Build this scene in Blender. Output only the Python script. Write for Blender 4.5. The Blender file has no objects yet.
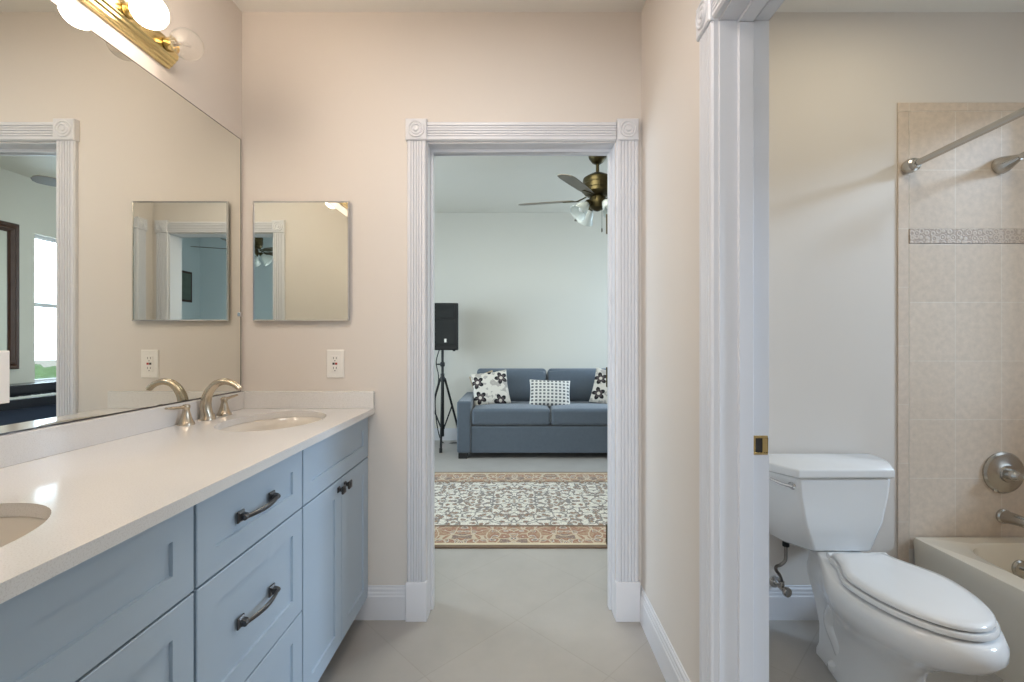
import bpy, bmesh, math, random
from mathutils import Vector, Matrix
PI = math.pi
random.seed(4)
C = bpy.context.scene.collection
SC = bpy.context.scene

# ------------------------------------------------------------------ camera, world, light, exposure
CAMH = 1.185
cam_d = bpy.data.cameras.new('camera'); cam = bpy.data.objects.new('camera', cam_d); C.objects.link(cam)
cam.location = (0, 0, CAMH); cam.rotation_euler = (PI/2, 0, 0)
cam_d.sensor_width = 36; cam_d.lens = 460/1024*36; cam_d.shift_x = -5/1024
cam_d.clip_start = 0.02
SC.camera = cam
SC.view_settings.view_transform = 'Standard'; SC.view_settings.look = 'None'
SC.view_settings.gamma = 1; SC.view_settings.use_curve_mapping = False
SC.view_settings.exposure = 0.0
SC.cycles.caustics_refractive = False; SC.cycles.caustics_reflective = True; SC.cycles.sample_clamp_indirect = 4; SC.cycles.use_adaptive_sampling = False

W = bpy.data.worlds.new('world'); SC.world = W; W.use_nodes = True
W.node_tree.nodes['Background'].inputs[0].default_value = (0.80, 0.90, 1.0, 1)
W.node_tree.nodes['Background'].inputs[1].default_value = 1.6

def area(name, loc, target, sx, sy, power, col):
    l = bpy.data.lights.new(name, 'AREA'); l.shape = 'RECTANGLE'; l.size = sx; l.size_y = sy
    l.energy = power; l.color = col
    o = bpy.data.objects.new(name, l); C.objects.link(o); o.location = loc
    o.rotation_euler = (Vector(target)-Vector(loc)).to_track_quat('-Z', 'Y').to_euler()
    return o
# daylight arriving at the windows, all but one unseen: living room, bathing room, bedroom behind the camera
area('daylight_living', (2.75, 4.72, 1.75), (0.0, 3.9, 1.0), 1.2, 1.6, 115, (0.62, 0.80, 1.0))
area('daylight_living_wide', (-3.1, 3.6, 1.6), (0.5, 4.2, 1.0), 1.6, 1.5, 90, (0.68, 0.84, 1.0))
area('daylight_tub', (7.6, -0.9, 4.13), (0.8, 1.6, 1.2), 1.1, 1.1, 400, (0.55, 0.75, 1.0))
area('daylight_bedroom', (-0.3, -3.6, 1.7), (0.0, 1.0, 1.1), 2.2, 1.6, 140, (0.86, 0.93, 1.0))
# soft fill lights added under the ceilings to brighten the rooms, no fixtures there
def ceil_fill(name, loc, size, power, col):
    l = bpy.data.lights.new(name, 'AREA'); l.shape = 'DISK'; l.size = size; l.energy = power; l.color = col
    o = bpy.data.objects.new(name, l); C.objects.link(o); o.location = loc
ceil_fill('bath_ceiling_fill', (-0.25, 1.0, 2.575), 0.5, 8, (1.0, 0.95, 0.92))
ceil_fill('toilet_ceiling_fill', (1.35, 1.32, 2.575), 0.5, 4.6, (1.0, 0.90, 0.68))
ceil_fill('living_ceiling_fill', (0.2, 3.0, 2.70), 0.6, 16, (1.0, 1.0, 0.86))

# ------------------------------------------------------------------ materials
def srgb(*c):
    return tuple((x/12.92 if x <= .04045 else ((x+.055)/1.055)**2.4) for x in [v/255 for v in c])
class NT:
    def __init__(s, m):
        s.m = m; s.n = m.node_tree.nodes; s.l = m.node_tree.links
        s.b = s.n['Principled BSDF']
    def new(s, t, **kw):
        x = s.n.new(t)
        for k, v in kw.items():
            setattr(x, k, v)
        return x
    def link(s, a, b): s.l.new(a, b)
    def coord(s): return s.new('ShaderNodeTexCoord').outputs['Object']
    def math(s, op, a, b=None, c=None):
        x = s.new('ShaderNodeMath', operation=op)
        for i, v in enumerate((a, b, c)):
            if v is None: continue
            if isinstance(v, (int, float)): x.inputs[i].default_value = v
            else: s.link(v, x.inputs[i])
        return x.outputs[0]
    def mix(s, f, a, b):
        x = s.new('ShaderNodeMix', data_type='RGBA')
        for sock, v in ((x.inputs[0], f), (x.inputs[6], a), (x.inputs[7], b)):
            if isinstance(v, (int, float)): sock.default_value = v
            elif isinstance(v, tuple): sock.default_value = (*v, 1) if len(v) == 3 else v
            else: s.link(v, sock)
        return x.outputs[2]
    def ramp(s, f, stops, const=False):
        x = s.new('ShaderNodeValToRGB'); r = x.color_ramp
        if const: r.interpolation = 'CONSTANT'
        while len(r.elements) < len(stops): r.elements.new(0.5)
        for e, (p, c) in zip(r.elements, stops):
            e.position = p; e.color = (*c, 1)
        s.link(f, x.inputs[0]); return x.outputs[0]
    def noise(s, vec, scale, detail=3, rough=.5):
        x = s.new('ShaderNodeTexNoise'); x.inputs['Scale'].default_value = scale
        x.inputs['Detail'].default_value = detail; x.inputs['Roughness'].default_value = rough
        s.link(vec, x.inputs['Vector']); return x.outputs['Fac']
    def bump(s, h, strength, dist=.002):
        x = s.new('ShaderNodeBump'); x.inputs['Strength'].default_value = strength
        x.inputs['Distance'].default_value = dist
        s.link(h, x.inputs['Height']); s.link(x.outputs[0], s.b.inputs['Normal'])
def mat(name, col, rough=.5, metal=0, var=0, vscale=4, bump=0, bscale=200, bdist=.001, spec=None, coat=0, sheen=0):
    m = bpy.data.materials.new(name); m.use_nodes = True; t = NT(m); b = t.b
    b.inputs['Base Color'].default_value = (*col, 1); b.inputs['Roughness'].default_value = rough
    b.inputs['Metallic'].default_value = metal
    if spec is not None: b.inputs['Specular IOR Level'].default_value = spec
    if coat: b.inputs['Coat Weight'].default_value = coat; b.inputs['Coat Roughness'].default_value = .05
    if sheen: b.inputs['Sheen Weight'].default_value = sheen
    if var or bump:
        v = t.coord()
        if var:
            f = t.noise(v, vscale)
            t.link(t.mix(f, tuple(c*(1-var) for c in col), tuple(min(1, c*(1+var)) for c in col)), b.inputs['Base Color'])
        if bump: t.bump(t.noise(v, bscale, 2), bump, bdist)
    return m
M = {}
M['wall'] = mat('beige_paint', srgb(222, 214, 206), .6, var=.012, vscale=1.5, bump=.12, bscale=260)
M['wall_far'] = mat('pale_sage_paint', srgb(221, 217, 206), .6, var=.012, vscale=1.5, bump=.12, bscale=260)
M['wall_bed'] = mat('pale_blue_paint', srgb(222, 232, 236), .6, var=.012, bump=.1, bscale=260)
M['ceil'] = mat('ceiling_paint', srgb(232, 228, 222), .7, bump=.15, bscale=150)
M['trim'] = mat('white_semigloss', srgb(222, 222, 226), .32, var=.004)
M['cab'] = mat('blue_grey_lacquer', srgb(172, 187, 201), .42, var=.015, vscale=3, bump=.02, bscale=120)
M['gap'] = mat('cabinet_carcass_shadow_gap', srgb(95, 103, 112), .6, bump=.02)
M['pewter'] = mat('dark_pewter', srgb(92, 90, 90), .3, 1, var=.25, vscale=60, bump=.08, bscale=90)
M['nickel'] = mat('brushed_nickel', srgb(196, 184, 165), .27, 1, var=.05, vscale=40, bump=.03, bscale=300)
M['satin'] = mat('satin_nickel', srgb(192, 190, 186), .22, 1, var=.04, vscale=30, bump=.02, bscale=300)
M['chrome'] = mat('chrome', srgb(222, 223, 225), .16, 1, var=.02)
M['brass'] = mat('polished_brass', srgb(214, 194, 142), .2, 1, var=.06, vscale=20)
M['antique'] = mat('antique_brass', srgb(84, 75, 52), .4, 1, var=.25, vscale=25)
M['mirror'] = mat('mirror_silver', (.84, .85, .80), .0, 1)
M['mirror2'] = mat('cabinet_mirror_silver', (.84, .86, .82), .0, 1)
M['porc'] = mat('white_porcelain', srgb(238, 238, 238), .12, var=.006, coat=.3)
M['sinkp'] = mat('biscuit_porcelain', srgb(226, 219, 208), .15, var=.006, coat=.3)
M['tub'] = mat('almond_enamel', srgb(228, 218, 201), .16, var=.008, coat=.3)
M['plastic'] = mat('white_plastic', srgb(240, 236, 230), .35, var=.01)
M['slot'] = mat('dark_slot', srgb(40, 36, 34), .6, var=.05)
M['red'] = mat('red_reset_button', srgb(170, 60, 50), .4, var=.03)
M['black'] = mat('black_plastic', srgb(22, 23, 25), .45, var=.1, vscale=30, bump=.06, bscale=200)
M['grille'] = mat('black_steel_grille', srgb(34, 36, 36), .5, .2, bump=.5, bscale=500)
M['rubber'] = mat('black_rubber', srgb(18, 18, 20), .7, bump=.05)
M['sofa'] = mat('slate_blue_weave', srgb(90, 100, 111), .9, var=.10, vscale=35, bump=.4, bscale=420, bdist=.003, sheen=.3)
M['sofaleg'] = mat('black_wood', srgb(20, 18, 18), .5, var=.1)
M['tan'] = mat('tan_linen', srgb(182, 164, 138), .9, var=.08, vscale=40, bump=.3, bscale=400)
M['dwood'] = mat('dark_carved_wood', srgb(74, 48, 36), .45, var=.3, vscale=18, bump=.35, bscale=70, bdist=.004)
M['piano'] = mat('black_satin_lacquer', srgb(34, 35, 42), .22, var=.08)
M['ivory'] = mat('ivory_keys', srgb(232, 230, 224), .3, var=.02)
M['blade'] = mat('grey_oak_blade', srgb(112, 104, 92), .45, var=.15, vscale=14, bump=.05, bscale=80)
M['hose'] = mat('braided_steel', srgb(140, 136, 132), .38, 1, var=.2, vscale=200, bump=.5, bscale=500)
M['bind'] = mat('rug_binding', srgb(120, 100, 82), .95, var=.1, vscale=60, bump=.3, bscale=500)
M['dark_grey'] = mat('dark_rubber_and_gap_shade', srgb(70, 66, 62), .6, var=.03)  # gasket rubber and roof tone; also the shade painted into the seat gap
M['ext'] = mat('pale_stucco', srgb(226, 222, 214), .8, var=.05, bump=.2)
M['leaf'] = mat('green_leaf', srgb(112, 150, 84), .6, var=.3, vscale=12, bump=.3, bscale=20)

def m_quartz():
    m = mat('white_quartz', srgb(228, 225, 221), .13, coat=.15); t = NT(m); v = t.coord()
    a = t.noise(v, 420, 2); b = t.noise(v, 9, 4)
    c = t.ramp(a, [(0, srgb(206, 203, 200)), (.38, srgb(219, 216, 213)), (.46, srgb(228, 226, 224)), (1, srgb(232, 230, 228))])
    t.link(t.mix(t.math('MULTIPLY', b, .25), c, srgb(215, 210, 205)), t.b.inputs['Base Color'])
    return m
M['quartz'] = m_quartz()
def m_tile(name, w, h, mort, c1, c2, cm, rot=0, planar='XY', rough=.35, bump=.4, nscale=9):
    m = mat(name, c1, rough); t = NT(m); v = t.coord()
    if planar in ('XZ', 'YZ'):
        s = t.new('ShaderNodeSeparateXYZ'); k = t.new('ShaderNodeCombineXYZ'); t.link(v, s.inputs[0])
        t.link(s.outputs['XY'.index(planar[0])], k.inputs[0]); t.link(s.outputs[2], k.inputs[1]); v = k.outputs[0]
    mp = t.new('ShaderNodeMapping'); mp.inputs['Rotation'].default_value = (0, 0, rot); t.link(v, mp.inputs['Vector'])
    br = t.new('ShaderNodeTexBrick', offset=0.0, squash=1.0)
    br.inputs['Scale'].default_value = 1; br.inputs['Brick Width'].default_value = w; br.inputs['Row Height'].default_value = h
    br.inputs['Mortar Size'].default_value = mort; br.inputs['Mortar Smooth'].default_value = .3; br.inputs['Bias'].default_value = 0
    t.link(mp.outputs[0], br.inputs['Vector'])
    br.inputs['Color1'].default_value = (*c1, 1); br.inputs['Color2'].default_value = (*c2, 1); br.inputs['Mortar'].default_value = (*cm, 1)
    n = t.noise(v, nscale, 5, .6)
    n2 = t.ramp(n, [(.3, (.90, .90, .90)), (.7, (1.06, 1.06, 1.06))])
    mu = t.new('ShaderNodeMix', data_type='RGBA', blend_type='MULTIPLY'); mu.inputs[0].default_value = 1
    t.link(br.outputs['Color'], mu.inputs[6]); t.link(n2, mu.inputs[7]); t.link(mu.outputs[2], t.b.inputs['Base Color'])
    t.bump(t.math('SUBTRACT', 1.0, br.outputs['Fac']), bump, .002)
    return m
M['floor'] = m_tile('beige_floor_tile', .46, .46, .0025, srgb(176, 171, 165), srgb(180, 175, 169), srgb(170, 164, 157), rot=PI/4, rough=.38, bump=.15, nscale=3)
M['showertile'] = m_tile('beige_wall_tile', .197, .25, .002, srgb(214, 196, 178), srgb(218, 201, 184), srgb(224, 212, 198), planar='XZ', rough=.3, bump=.25, nscale=40)
M['sidetile'] = m_tile('beige_side_wall_tile', .197, .25, .002, srgb(214, 196, 178), srgb(218, 201, 184), srgb(224, 212, 198), planar='YZ', rough=.3, bump=.25, nscale=40)
M['bullnose'] = m_tile('beige_trim_tile', .25, .25, .002, srgb(212, 194, 176), srgb(216, 198, 181), srgb(222, 209, 194), planar='XZ', rough=.3, bump=.2, nscale=40)
def m_listello():
    m = mat('relief_border_tile', srgb(190, 172, 156), .5); t = NT(m); v = t.coord()
    mp = t.new('ShaderNodeMapping'); mp.inputs['Scale'].default_value = (44, 44, 44); t.link(v, mp.inputs[0])
    x = t.new('ShaderNodeTexVoronoi', feature='F1'); t.link(mp.outputs[0], x.inputs['Vector']); x.inputs['Scale'].default_value = 1
    x.inputs['Randomness'].default_value = .55
    w = t.math('SINE', t.math('MULTIPLY', x.outputs['Distance'], 16))
    t.link(t.ramp(t.math('MULTIPLY_ADD', w, .5, .5), [(0, srgb(176, 157, 142)), (.5, srgb(190, 172, 156)), (1, srgb(206, 190, 175))]), t.b.inputs['Base Color'])
    t.bump(w, .35, .0015); return m
M['listello'] = m_listello()
def m_glass(name, col, rough=.0, frost=0.0, mixf=.85):
    m = bpy.data.materials.new(name); m.use_nodes = True; t = NT(m)
    out = t.n['Material Output']; tr = t.new('ShaderNodeBsdfTransparent'); tr.inputs[0].default_value = (*col, 1)
    t.b.inputs['Base Color'].default_value = (*col, 1); t.b.inputs['Roughness'].default_value = rough
    mx = t.new('ShaderNodeMixShader'); mx.inputs[0].default_value = 1-mixf
    t.link(tr.outputs[0], mx.inputs[1]); t.link(t.b.outputs[0], mx.inputs[2]); t.link(mx.outputs[0], out.inputs['Surface'])
    return m
M['pane'] = m_glass('window_glass', (.97, .98, .98), .02, mixf=.93)
M['shade'] = m_glass('etched_glass_shade', (.92, .95, .93), .25, mixf=.35)
def m_bulbglass():
    m = mat('clear_bulb_glass', (.96, .94, .90), .02); b = NT(m).b
    b.inputs['Transmission Weight'].default_value = .92; b.inputs['IOR'].default_value = 1.2; b.inputs['Roughness'].default_value = .06
    return m
M['bulb_off'] = m_bulbglass()
def m_emit(name, col, s):
    m = mat(name, (.9, .9, .9), .3); b = NT(m).b
    b.inputs['Emission Color'].default_value = (*col, 1); b.inputs['Emission Strength'].default_value = s
    return m
M['bulb_on'] = m_emit('lit_bulb_glass', (1.0, .84, .68), 26)
M['filament'] = mat('tungsten_filament', srgb(120, 100, 80), .4, 1, var=.05)
def m_rug(name, border):
    m = mat(name, srgb(200, 190, 180), .95); t = NT(m); v = t.coord()
    s = t.new('ShaderNodeSeparateXYZ'); t.link(v, s.inputs[0])
    X = s.outputs[0]; Y = s.outputs[1]
    # mirror repeat so scrolls come out in symmetrical pairs
    px = t.math('PINGPONG', X, .62 if not border else .31); py = t.math('ABSOLUTE', Y) if not border else t.math('PINGPONG', t.math('ADD', Y, .15), .31)
    k = t.new('ShaderNodeCombineXYZ'); t.link(px, k.inputs[0]); t.link(py, k.inputs[1]); k.inputs[2].default_value = .37
    # warp
    nz = t.new('ShaderNodeTexNoise'); nz.inputs['Scale'].default_value = 16; t.link(k.outputs[0], nz.inputs['Vector'])
    wv = t.new('ShaderNodeVectorMath', operation='MULTIPLY_ADD'); t.link(nz.outputs['Color'], wv.inputs[0]); wv.inputs[1].default_value = (.05, .05, 0)
    t.link(k.outputs[0], wv.inputs[2])
    vo = t.new('ShaderNodeTexVoronoi', feature='F1'); vo.inputs['Scale'].default_value = 23 if not border else 17; vo.inputs['Randomness'].default_value = .8
    t.link(wv.outputs[0], vo.inputs['Vector'])
    ed = t.new('ShaderNodeTexVoronoi', feature='DISTANCE_TO_EDGE'); ed.inputs['Scale'].default_value = 13; ed.inputs['Randomness'].default_value = .9
    t.link(wv.outputs[0], ed.inputs['Vector'])
    cream = srgb(226, 220, 208); sage = srgb(140, 134, 130); rose = srgb(158, 116, 96); navy = srgb(74, 72, 84); tan = srgb(186, 160, 130)
    fl = t.ramp(vo.outputs['Distance'], [(0, rose), (.10, cream), (.16, navy), (.24, rose), (.31, tan), (.40, navy), (.45, cream), (1, cream)] if not border else
                [(0, cream), (.10, rose), (.17, tan), (.26, navy), (.31, cream), (.38, rose), (.50, rose), (1, tan)])
    cs = t.new('ShaderNodeSeparateColor'); t.link(vo.outputs['Color'], cs.inputs[0])
    ground = cream if not border else srgb(134, 114, 105)
    f2 = t.mix(t.math('GREATER_THAN', cs.outputs[0], .22 if not border else .2), ground, fl)
    vine = t.math('LESS_THAN', ed.outputs['Distance'], .05)
    c = t.mix(vine, f2, (sage if not border else srgb(200, 184, 160)))
    fine = t.noise(v, 90, 2)
    c = t.mix(t.math('MULTIPLY', t.math('GREATER_THAN', fine, .56), .5), c, (srgb(120, 110, 104) if not border else srgb(196, 176, 148)))
    t.link(c, t.b.inputs['Base Color']); t.bump(t.noise(v, 600, 2), .4, .003)
    return m
M['rug'] = m_rug('rug_field_wool', False); M['rugb'] = m_rug('rug_border_wool', True)
def m_floral():
    m = mat('floral_print', srgb(222, 214, 202), .85); t = NT(m); v = t.coord()
    s = t.new('ShaderNodeSeparateXYZ'); t.link(v, s.inputs[0]); k = t.new('ShaderNodeCombineXYZ')
    t.link(s.outputs[0], k.inputs[0]); t.link(s.outputs[2], k.inputs[1])
    a = t.new('ShaderNodeTexVoronoi', feature='F1', voronoi_dimensions='2D'); a.inputs['Scale'].default_value = 5.2; a.inputs['Randomness'].default_value = .75
    t.link(k.outputs[0], a.inputs['Vector'])
    # polar petals round every flower centre
    d = t.new('ShaderNodeVectorMath', operation='SUBTRACT'); t.link(k.outputs[0], d.inputs[0])
    sc = t.new('ShaderNodeVectorMath', operation='SCALE'); t.link(a.outputs['Position'], sc.inputs[0]); sc.inputs['Scale'].default_value = 1
    t.link(sc.outputs[0], d.inputs[1])
    q = t.new('ShaderNodeSeparateXYZ'); t.link(d.outputs[0], q.inputs[0])
    ang = t.math('ARCTAN2', q.outputs[1], q.outputs[0])
    pet = t.math('MULTIPLY_ADD', t.math('ABSOLUTE', t.math('SINE', t.math('MULTIPLY', ang, 2.5))), .20, .17)
    r = a.outputs['Distance']
    inside = t.math('LESS_THAN', r, pet); core = t.math('LESS_THAN', r, .09)
    inner = t.math('LESS_THAN', r, t.math('MULTIPLY', pet, .62))
    n = t.math('GREATER_THAN', t.noise(v, 16, 3), .55)
    c = t.mix(t.math('MULTIPLY', n, .55), srgb(224, 217, 206), srgb(132, 122, 118))
    c = t.mix(inside, c, srgb(34, 31, 33)); c = t.mix(inner, c, srgb(86, 74, 76)); c = t.mix(core, c, srgb(222, 212, 198))
    t.link(c, t.b.inputs['Base Color']); t.bump(t.noise(v, 500, 2), .3, .002); return m
M['floral'] = m_floral()
def m_check():
    m = mat('checked_print', srgb(226, 222, 214), .85); t = NT(m); v = t.coord()
    s = t.new('ShaderNodeSeparateXYZ'); t.link(v, s.inputs[0])
    def cell(x, p): return t.math('ABSOLUTE', t.math('SUBTRACT', t.math('FRACT', t.math('DIVIDE', x, p)), .5))
    a = t.math('LESS_THAN', cell(s.outputs[0], .042), .27); b = t.math('LESS_THAN', cell(s.outputs[2], .036), .27)
    hole = t.math('MULTIPLY', t.math('LESS_THAN', cell(s.outputs[0], .042), .09), t.math('LESS_THAN', cell(s.outputs[2], .036), .09))
    c = t.mix(t.math('MULTIPLY', a, b), srgb(228, 225, 218), srgb(52, 54, 60)); c = t.mix(hole, c, srgb(150, 150, 150))
    t.link(c, t.b.inputs['Base Color']); t.bump(t.noise(v, 500, 2), .3, .002); return m
M['check'] = m_check()

# ------------------------------------------------------------------ mesh helpers
def box(bm, x0, x1, y0, y1, z0, z1):
    vs = [bm.verts.new((x, y, z)) for x in (x0, x1) for y in (y0, y1) for z in (z0, z1)]
    for f in ((0, 1, 3, 2), (4, 6, 7, 5), (0, 4, 5, 1), (2, 3, 7, 6), (0, 2, 6, 4), (1, 5, 7, 3)):
        bm.faces.new([vs[i] for i in f])
def rings(bm, rs, close=True, cap0=True, cap1=True):
    vr = [[bm.verts.new(p) for p in r] for r in rs]
    n = len(vr[0])
    for a, b in zip(vr, vr[1:]):
        for i in range(n if close else n-1):
            j = (i+1) % n; bm.faces.new((a[i], a[j], b[j], b[i]))
    if cap0: bm.faces.new(list(reversed(vr[0])))
    if cap1: bm.faces.new(vr[-1])
def tube(bm, pts, r, n=12, flat=1.0, up=None):
    """r: one radius or one per point; flat scales the second axis."""
    pts = [Vector(p) for p in pts]; R = r if isinstance(r, (list, tuple)) else [r]*len(pts)
    F = flat if isinstance(flat, (list, tuple)) else [flat]*len(pts)
    rs = []; last = Vector(up) if up else None
    for i, p in enumerate(pts):
        d = (pts[min(i+1, len(pts)-1)]-pts[max(i-1, 0)]).normalized()
        if last is None: last = Vector((0, 0, 1)) if abs(d.z) < .9 else Vector((1, 0, 0))
        a = (last-d*last.dot(d)).normalized(); last = a; b = d.cross(a)
        rs.append([p+a*(R[i]*F[i]*math.cos(2*PI*k/n))+b*(R[i]*math.sin(2*PI*k/n)) for k in range(n)])
    rings(bm, rs)
def smooth_path(pts, k=6):
    P = [Vector(p) for p in pts]; out = []
    for i in range(len(P)-1):
        p0 = P[max(i-1, 0)]; p1 = P[i]; p2 = P[i+1]; p3 = P[min(i+2, len(P)-1)]
        for j in range(k):
            t = j/k
            out.append(.5*((2*p1)+(p2-p0)*t+(2*p0-5*p1+4*p2-p3)*t*t+(3*p1-p0-3*p2+p3)*t**3))
    out.append(P[-1]); return out
def lathe(bm, prof, o=(0, 0, 0), ax=(0, 0, 1), n=24):
    """prof: (radius, height) pairs along ax from o."""
    ax = Vector(ax).normalized(); a = ax.orthogonal().normalized(); b = ax.cross(a); o = Vector(o)
    rs = [[o+ax*h+(a*math.cos(2*PI*k/n)+b*math.sin(2*PI*k/n))*max(r, 1e-5) for k in range(n)] for r, h in prof]
    rings(bm, rs)
def prism(bm, prof, o, U, V, Wv, L):
    o = Vector(o); U = Vector(U); V = Vector(V); Wv = Vector(Wv)
    rings(bm, [[o+U*u+V*v+Wv*w for u, v in prof] for w in (0, L)])
def superellipse(cx, cy, a, b, e, z, n=64):
    out = []
    for k in range(n):
        t = 2*PI*k/n; c, s = math.cos(t), math.sin(t)
        out.append((cx+a*math.copysign(abs(c)**(2/e), c), cy+b*math.copysign(abs(s)**(2/e), s), z))
    return out
def obj(name, bm, m, parent=None, bevel=0, seg=2, subsurf=0, angle=35, loc=None):
    bmesh.ops.remove_doubles(bm, verts=bm.verts, dist=1e-6)
    bmesh.ops.recalc_face_normals(bm, faces=bm.faces)
    me = bpy.data.meshes.new(name); bm.to_mesh(me); bm.free()
    for mm in (m if isinstance(m, (list, tuple)) else [m]): me.materials.append(mm)
    me.shade_smooth(); me.set_sharp_from_angle(angle=math.radians(angle))
    o = bpy.data.objects.new(name, me); C.objects.link(o)
    if parent is not None: o.parent = parent
    if loc is not None: o.location = loc
    if bevel:
        b = o.modifiers.new('bevel', 'BEVEL'); b.width = bevel; b.segments = seg; b.limit_method = 'ANGLE'; b.angle_limit = math.radians(40)
        b.harden_normals = True
    if subsurf:
        s = o.modifiers.new('subsurf', 'SUBSURF'); s.levels = subsurf; s.render_levels = subsurf
    return o
B = bmesh.new
def tag(o, label, cat, group=None, kind=None):
    o['label'] = label; o['category'] = cat
    if group: o['group'] = group
    if kind: o['kind'] = kind
    return o
def thing(name, label, cat, loc=(0, 0, 0), rot=(0, 0, 0), group=None, kind=None):
    o = bpy.data.objects.new(name, None); C.objects.link(o); o.location = loc; o.rotation_euler = rot
    o.empty_display_size = .1
    return tag(o, label, cat, group, kind)
def boxes(name, m, parent, *bs, **kw):
    bm = B()
    for b in bs: box(bm, *b)
    return obj(name, bm, m, parent, **kw)
def struct(name, label, cat, m, *bs, **kw):
    return tag(boxes(name, m, None, *bs, **kw), label, cat, kind='structure')
def copy_tree(o, parent=None):
    c = o.copy(); C.objects.link(c)
    if parent is not None: c.parent = parent
    for ch in list(o.children): copy_tree(ch, c)
    return c

# ------------------------------------------------------------------ room dimensions
XL = -1.175           # left bath wall
XR = .532; XR2 = .662 # partition to the toilet room
YB = 1.966; YM = 2.033; YF = 2.10   # back wall: bath skin / far skin
YR = .27; YR2 = .14   # wall behind the camera
XT = 2.46             # far side of the tub
HC = 2.59; HF = 2.72
DL, DR, DH = -.384, .420, 2.034     # door opening in the back wall
TN, TF, TH = .44, 1.209, 2.031      # opening in the partition (y)
RL, RR = -.42, .40                  # opening behind the camera
FX0, FX1, FY1 = -2.3, 2.24, 5.5     # living room
BX0, BX1, BY0 = -2.0, 2.2, -2.7     # bedroom

struct('floor', 'beige floor tiles laid on the diagonal through bathroom and room beyond', 'floor', M['floor'],
       (-2.6, 2.8, -3.0, 5.8, -.10, 0))
struct('ceiling', 'off-white painted bathroom ceiling', 'ceiling', M['ceil'], (XL-.1, XT+.1, YR2, YM, HC, HC+.1))
struct('ceiling_far', 'pale ceiling of the room beyond the doorway', 'ceiling', M['wall_far'], (FX0-.1, FX1+.1, YM, FY1+.1, HF, HF+.1))
struct('ceiling_rear', 'pale ceiling of the bedroom behind', 'ceiling', M['ceil'], (BX0-.1, BX1+.1, BY0-.1, YR2, HF, HF+.1))
struct('wall_left', 'beige wall behind the vanity and its large mirror', 'wall', M['wall'], (XL-.1, XL, YR2, YB, 0, HC))
struct('wall_back', 'beige end wall holding the open doorway', 'wall', M['wall'],
       (XL-.1, DL, YB, YM, 0, HC), (DR, XT+.1, YB, YM, 0, HC), (DL, DR, YB, YM, DH, HC))
struct('wall_partition', 'beige partition wall between vanity area and toilet room', 'wall', M['wall'],
       (XR, XR2, TF, YB, 0, HC), (XR, XR2, YR, TN, 0, HC), (XR, XR2, TN, TF, TH, HC))
struct('wall_rear', 'beige wall behind the viewer around the rear doorway', 'wall', M['wall'],
       (XL-.1, RL, .205, YR, 0, HC), (RR, XT+.1, .205, YR, 0, HC), (RL, RR, .205, YR, DH, HC))
# window in the wall on the far side of the tub
WY0, WY1, WZ0, WZ1 = .30, 1.75, .80, 2.32
struct('wall_tub_side', 'tiled wall along the far side of the tub', 'wall', M['sidetile'],
       (XT, XT+.14, YR, WY0, 0, HC), (XT, XT+.14, WY1, YB, 0, HC), (XT, XT+.14, WY0, WY1, 0, WZ0), (XT, XT+.14, WY0, WY1, WZ1, HC))
# living room
struct('wall_far_near', 'pale wall of the room beyond, around the doorway', 'wall', M['wall_far'],
       (FX0-.1, DL, YM, YF, 0, HF), (DR, FX1+.1, YM, YF, 0, HF), (DL, DR, YM, YF, DH, HF))
struct('wall_far_back', 'pale green-white wall behind the sofa', 'wall', M['wall_far'], (FX0-.1, FX1+.1, FY1, FY1+.1, 0, HF))
LY0, LY1, LZ0, LZ1 = 4.37, 5.2, .78, 2.205
struct('wall_far_right', 'pale wall holding the bright window and framed mirror, seen in the vanity mirror', 'wall', M['wall_far'],
       (FX1, FX1+.12, YF, LY0, 0, HF), (FX1, FX1+.12, LY1, FY1, 0, HF), (FX1, FX1+.12, LY0, LY1, 0, LZ0), (FX1, FX1+.12, LY0, LY1, LZ1, HF))
KY0, KY1, KZ0, KZ1 = 2.7, 4.5, .75, 2.3
struct('wall_far_left', 'pale window wall on the left of the room beyond', 'wall', M['wall_far'],
       (FX0-.12, FX0, YF, KY0, 0, HF), (FX0-.12, FX0, KY1, FY1, 0, HF), (FX0-.12, FX0, KY0, KY1, 0, KZ0), (FX0-.12, FX0, KY0, KY1, KZ1, HF))
# bedroom
struct('wall_bedroom_near', 'pale blue bedroom wall around the rear doorway', 'wall', M['wall_bed'],
       (BX0-.1, RL, YR2, .205, 0, HF), (RR, BX1+.1, YR2, .205, 0, HF), (RL, RR, YR2, .205, DH, HF))
QX0, QX1, QZ0, QZ1 = -1.3, .7, .7, 2.3
struct('wall_bedroom_back', 'pale blue bedroom window wall behind the viewer', 'wall', M['wall_bed'],
       (BX0-.1, QX0, BY0-.12, BY0, 0, HF), (QX1, BX1+.1, BY0-.12, BY0, 0, HF), (QX0, QX1, BY0-.12, BY0, 0, QZ0), (QX0, QX1, BY0-.12, BY0, QZ1, HF))
struct('wall_bedroom_right', 'pale blue bedroom wall, glimpsed in the small mirrors', 'wall', M['wall_bed'], (BX1, BX1+.1, BY0, YR2, 0, HF))
struct('wall_bedroom_left', 'pale blue bedroom side wall', 'wall', M['wall_bed'], (BX0-.1, BX0, BY0, YR2, 0, HF))

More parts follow.
